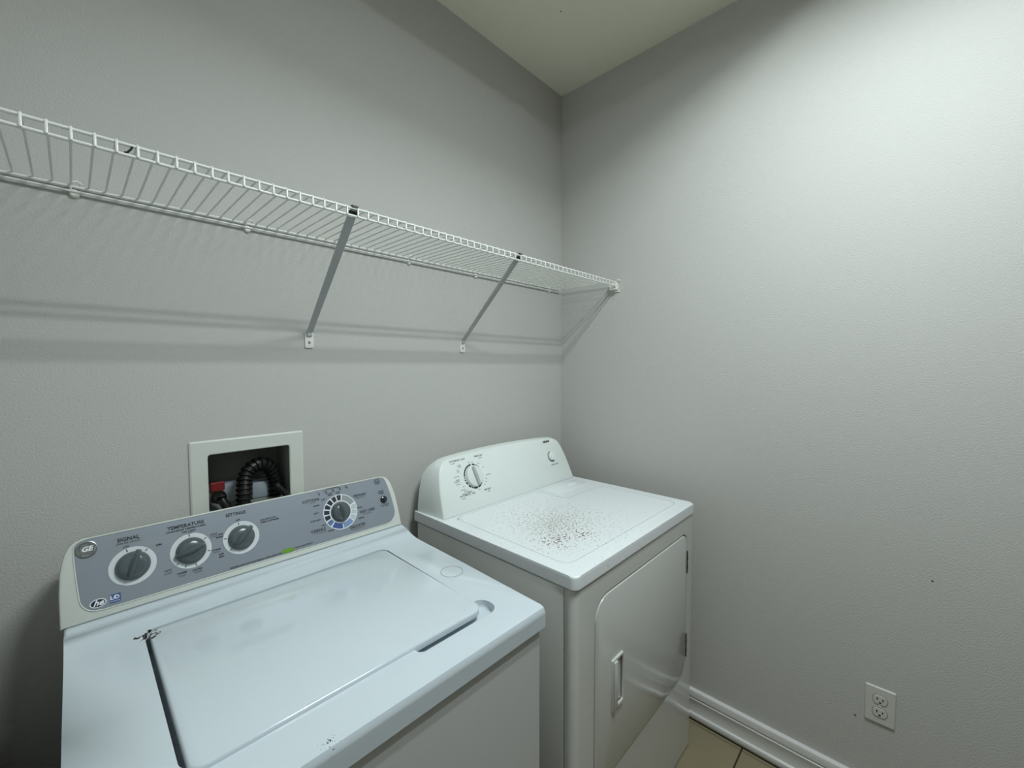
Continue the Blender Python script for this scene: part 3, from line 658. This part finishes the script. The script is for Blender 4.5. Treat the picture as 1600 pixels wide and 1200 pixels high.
m2 = [p.lerp(b, 0.65)+Vector((0, 0, 0.008*min(1, v/0.12))) for p, b, (u, v) in zip(f0, back, do)]
bm = nb(); loft(bm, [back, m2, m1, f0, Df(0.0016, -0.0018), Df(0.005, 0.0)])
obj('console', bm, DRYC, dr, 45)
H2 = 0.0005; da, db_ = -0.1935, 0.1125
bm = nb(); HK = H2
arcs = [(92, 172, 0.0388, 0.0440), (176, 182, 0.0395, 0.0435), (187, 194, 0.0388, 0.0440), (200, 213, 0.0388, 0.0440), (220, 236, 0.0388, 0.0440), (240, 250, 0.0395, 0.0430), (253, 277, 0.0388, 0.0440), (285, 302, 0.0388, 0.0440), (306, 315, 0.0395, 0.0435), (320, 330, 0.0400, 0.0430), (342, 437, 0.0408, 0.0430), (70, 84, 0.0388, 0.0440)]
for a0, a1, r0, r1 in arcs: arcband(bm, DF, da, db_, r0, r1, a0, a1, H2, 0, 16)
obj('dial_marks', bm, INK, dr)
mx = DF.m(da, db_, 0, math.radians(98)); bm = nb()
lathe(bm, [(0.0368, 0), (0.0368, 0.006), (0.0352, 0.0110), (0.032, 0.0124), (0, 0.0124)], mx, 48)
dk = obj('timer_knob', bm, mat('white_knob_plastic', (0.74, 0.78, 0.77), 0.35), dr, 40)
bm = nb(); R = []
for xx, wv, hh_ in ((-0.033, 0.0045, 0.0145), (-0.030, 0.0064, 0.0190), (0.0, 0.0070, 0.0205), (0.030, 0.0064, 0.0190), (0.033, 0.0045, 0.0145)):
    R.append([mx @ Vector((xx, -wv, 0.0118)), mx @ Vector((xx, -wv*0.75, hh_)), mx @ Vector((xx, wv*0.75, hh_)), mx @ Vector((xx, wv, 0.0118))])
loft(bm, R); obj('grip', bm, mat('grey_grip_plastic', (0.42, 0.47, 0.46), 0.4), dk, 30)['label'] = 'grey raised grip bar'
bm = nb(); lathe(bm, [(0.0180, 0), (0.0180, 0.009), (0.0165, 0.0125), (0.013, 0.0138), (0, 0.0142)], DF.m(0.2470, 0.1125, 0), 32); obj('start_button', bm, DRYC, dr, 40)
bm = nb(); arcband(bm, DF, 0.2470, 0.1125, 0.0190, 0.0225, 95, 315, H2, 0, 24); obj('button_ring', bm, INK, dr)
T = nb(); dx = lambda s, a, b, z, **k: text_into(T, DF, s, a, b, z, h=H2, **k)
dx('Admiral', 0.2395, 0.1795, 0.0145, shear=0.25, bold=0.05, sx=0.92)
dx('push to start', 0.2550, 0.0778, 0.0085, bold=0.015, mi=1)
dx('AUTOMATIC  DRY', -0.2490, 0.1780, 0.0084, bold=0.015, mi=1); dx('wrinkle', -0.2710, 0.1700, 0.0062, mi=1)
dx('TIMED DRY', -0.1510, 0.1790, 0.0082, bold=0.015, mi=1); dx('regular', -0.1440, 0.1715, 0.0060, mi=1)
dx('AUTOMATIC  DRY', -0.2380, 0.0560, 0.0084, bold=0.015, mi=1); dx('energy', -0.2600, 0.0480, 0.0062, mi=1)
dx('AIR DRY', -0.1470, 0.0560, 0.0088, bold=0.015, mi=1); dx('fluff', -0.1420, 0.0480, 0.0064, mi=1)
for s, a, b in (('normal', -0.2470, 0.1600), ('heavy', -0.2450, 0.1545), ('very', -0.2560, 0.1440), ('dry', -0.2560, 0.1385), ('more dry', -0.2680, 0.1240), ('energy', -0.2660, 0.1130), ('preferred', -0.2720, 0.1070), ('less dry', -0.2680, 0.0980), ('off', -0.2480, 0.0860), ('very dry', -0.2540, 0.0760),
              ('more dry', -0.2420, 0.0695), ('energy preferred', -0.2420, 0.0625), ('less dry', -0.2240, 0.0600+0.0045), ('off', -0.2010, 0.1625), ('70', -0.1850, 0.1610), ('60', -0.1590, 0.1520), ('40', -0.1410, 0.1350), ('cool down', -0.1240, 0.1060), ('off', -0.1400, 0.0930), ('30', -0.1440, 0.0830), ('20', -0.1540, 0.0740), ('off', -0.1830, 0.0620)):
    dx(s, a, b, 0.0056, bold=0.01, mi=1)
lt = obj('lettering', T, [INK, INKG], dr, recalc=False); lt['label'] = 'small grey printed words'; lt['kind'] = 'stuff'

# ================================================================== WALL SOCKET on the right wall
ws = empty('wall_outlet', (0, -1.2065, 0.3745), 'white duplex wall outlet low on the right wall above the baseboard', 'wall outlet')
OF = Face((0, -1.2065, 0.3745), (0, -1, 0), (0, 0, 1))
bm = nb(); lp = rpoly(-0.0352, -0.0560, 0.0352, 0.0560, 0.003, 3)
loft(bm, [[OF.p(u, v, h) for u, v in offset(lp, d)] for d, h in ((0, 0.0005), (0, 0.003), (0.0012, 0.0048), (0.003, 0.0056))]); obj('cover_plate', bm, OUTL, ws, 12)
for zc in (0.0195, -0.0195):
    poly = []
    for k in range(24):
        a = 2*PI*k/24; poly.append((0.0172*math.cos(a), zc+max(-0.0135, min(0.0135, 0.0172*math.sin(a)))))
    bm = nb(); loft(bm, [[OF.p(u, v, h) for u, v in offset(poly, d)] for d, h in ((-0.0010, 0.0056), (-0.0010, 0.0058))]); obj('receptacle_gap', bm, DARK, ws)
    bm = nb(); loft(bm, [[OF.p(u, v, h) for u, v in offset(poly, d)] for d, h in ((0, 0.0050), (0.0, 0.0072), (0.0010, 0.0080))]); rc = obj('receptacle', bm, OUTL, ws)
    bm = nb()
    flat(bm, OF, rpoly(-0.0080, zc-0.0010, -0.0052, zc+0.0075, 0.0004, 1), 0.0082); flat(bm, OF, rpoly(0.0052, zc-0.0010, 0.0078, zc+0.0065, 0.0004, 1), 0.0082)
    flat(bm, OF, rpoly(-0.0030, zc-0.0100, 0.0030, zc-0.0045, 0.0022, 3), 0.0082); obj('slots', bm, DARK, rc)
bm = nb(); lathe(bm, [(0, 0), (0.0032, 0), (0.0028, 0.0012), (0, 0.0016)], OF.m(0, 0, 0.0056), 12); obj('screw', bm, PLAST, ws)

# small blemishes in the wall and ceiling paint
def mark(parent, loc, axis, rad_):
    bm = nb(); R_ = {'x': Matrix.Rotation(-PI/2, 4, 'Y'), 'z': Matrix.Rotation(PI, 4, 'X')}[axis]
    lathe(bm, [(0, 0.0006), (rad_*0.8, 0.0006), (rad_, 0.0)], Matrix.Translation(loc) @ R_, 8); obj('nail_hole', bm, INKG, parent)
wr_ = bpy.data.objects['wall_right']; mark(wr_, (0, -1.3066, 0.7962), 'x', 0.0030); mark(wr_, (0, -1.1493, 0.3108), 'x', 0.0035)
mark(bpy.data.objects['ceiling'], (-0.3922, -0.2865, HC), 'z', 0.0030)
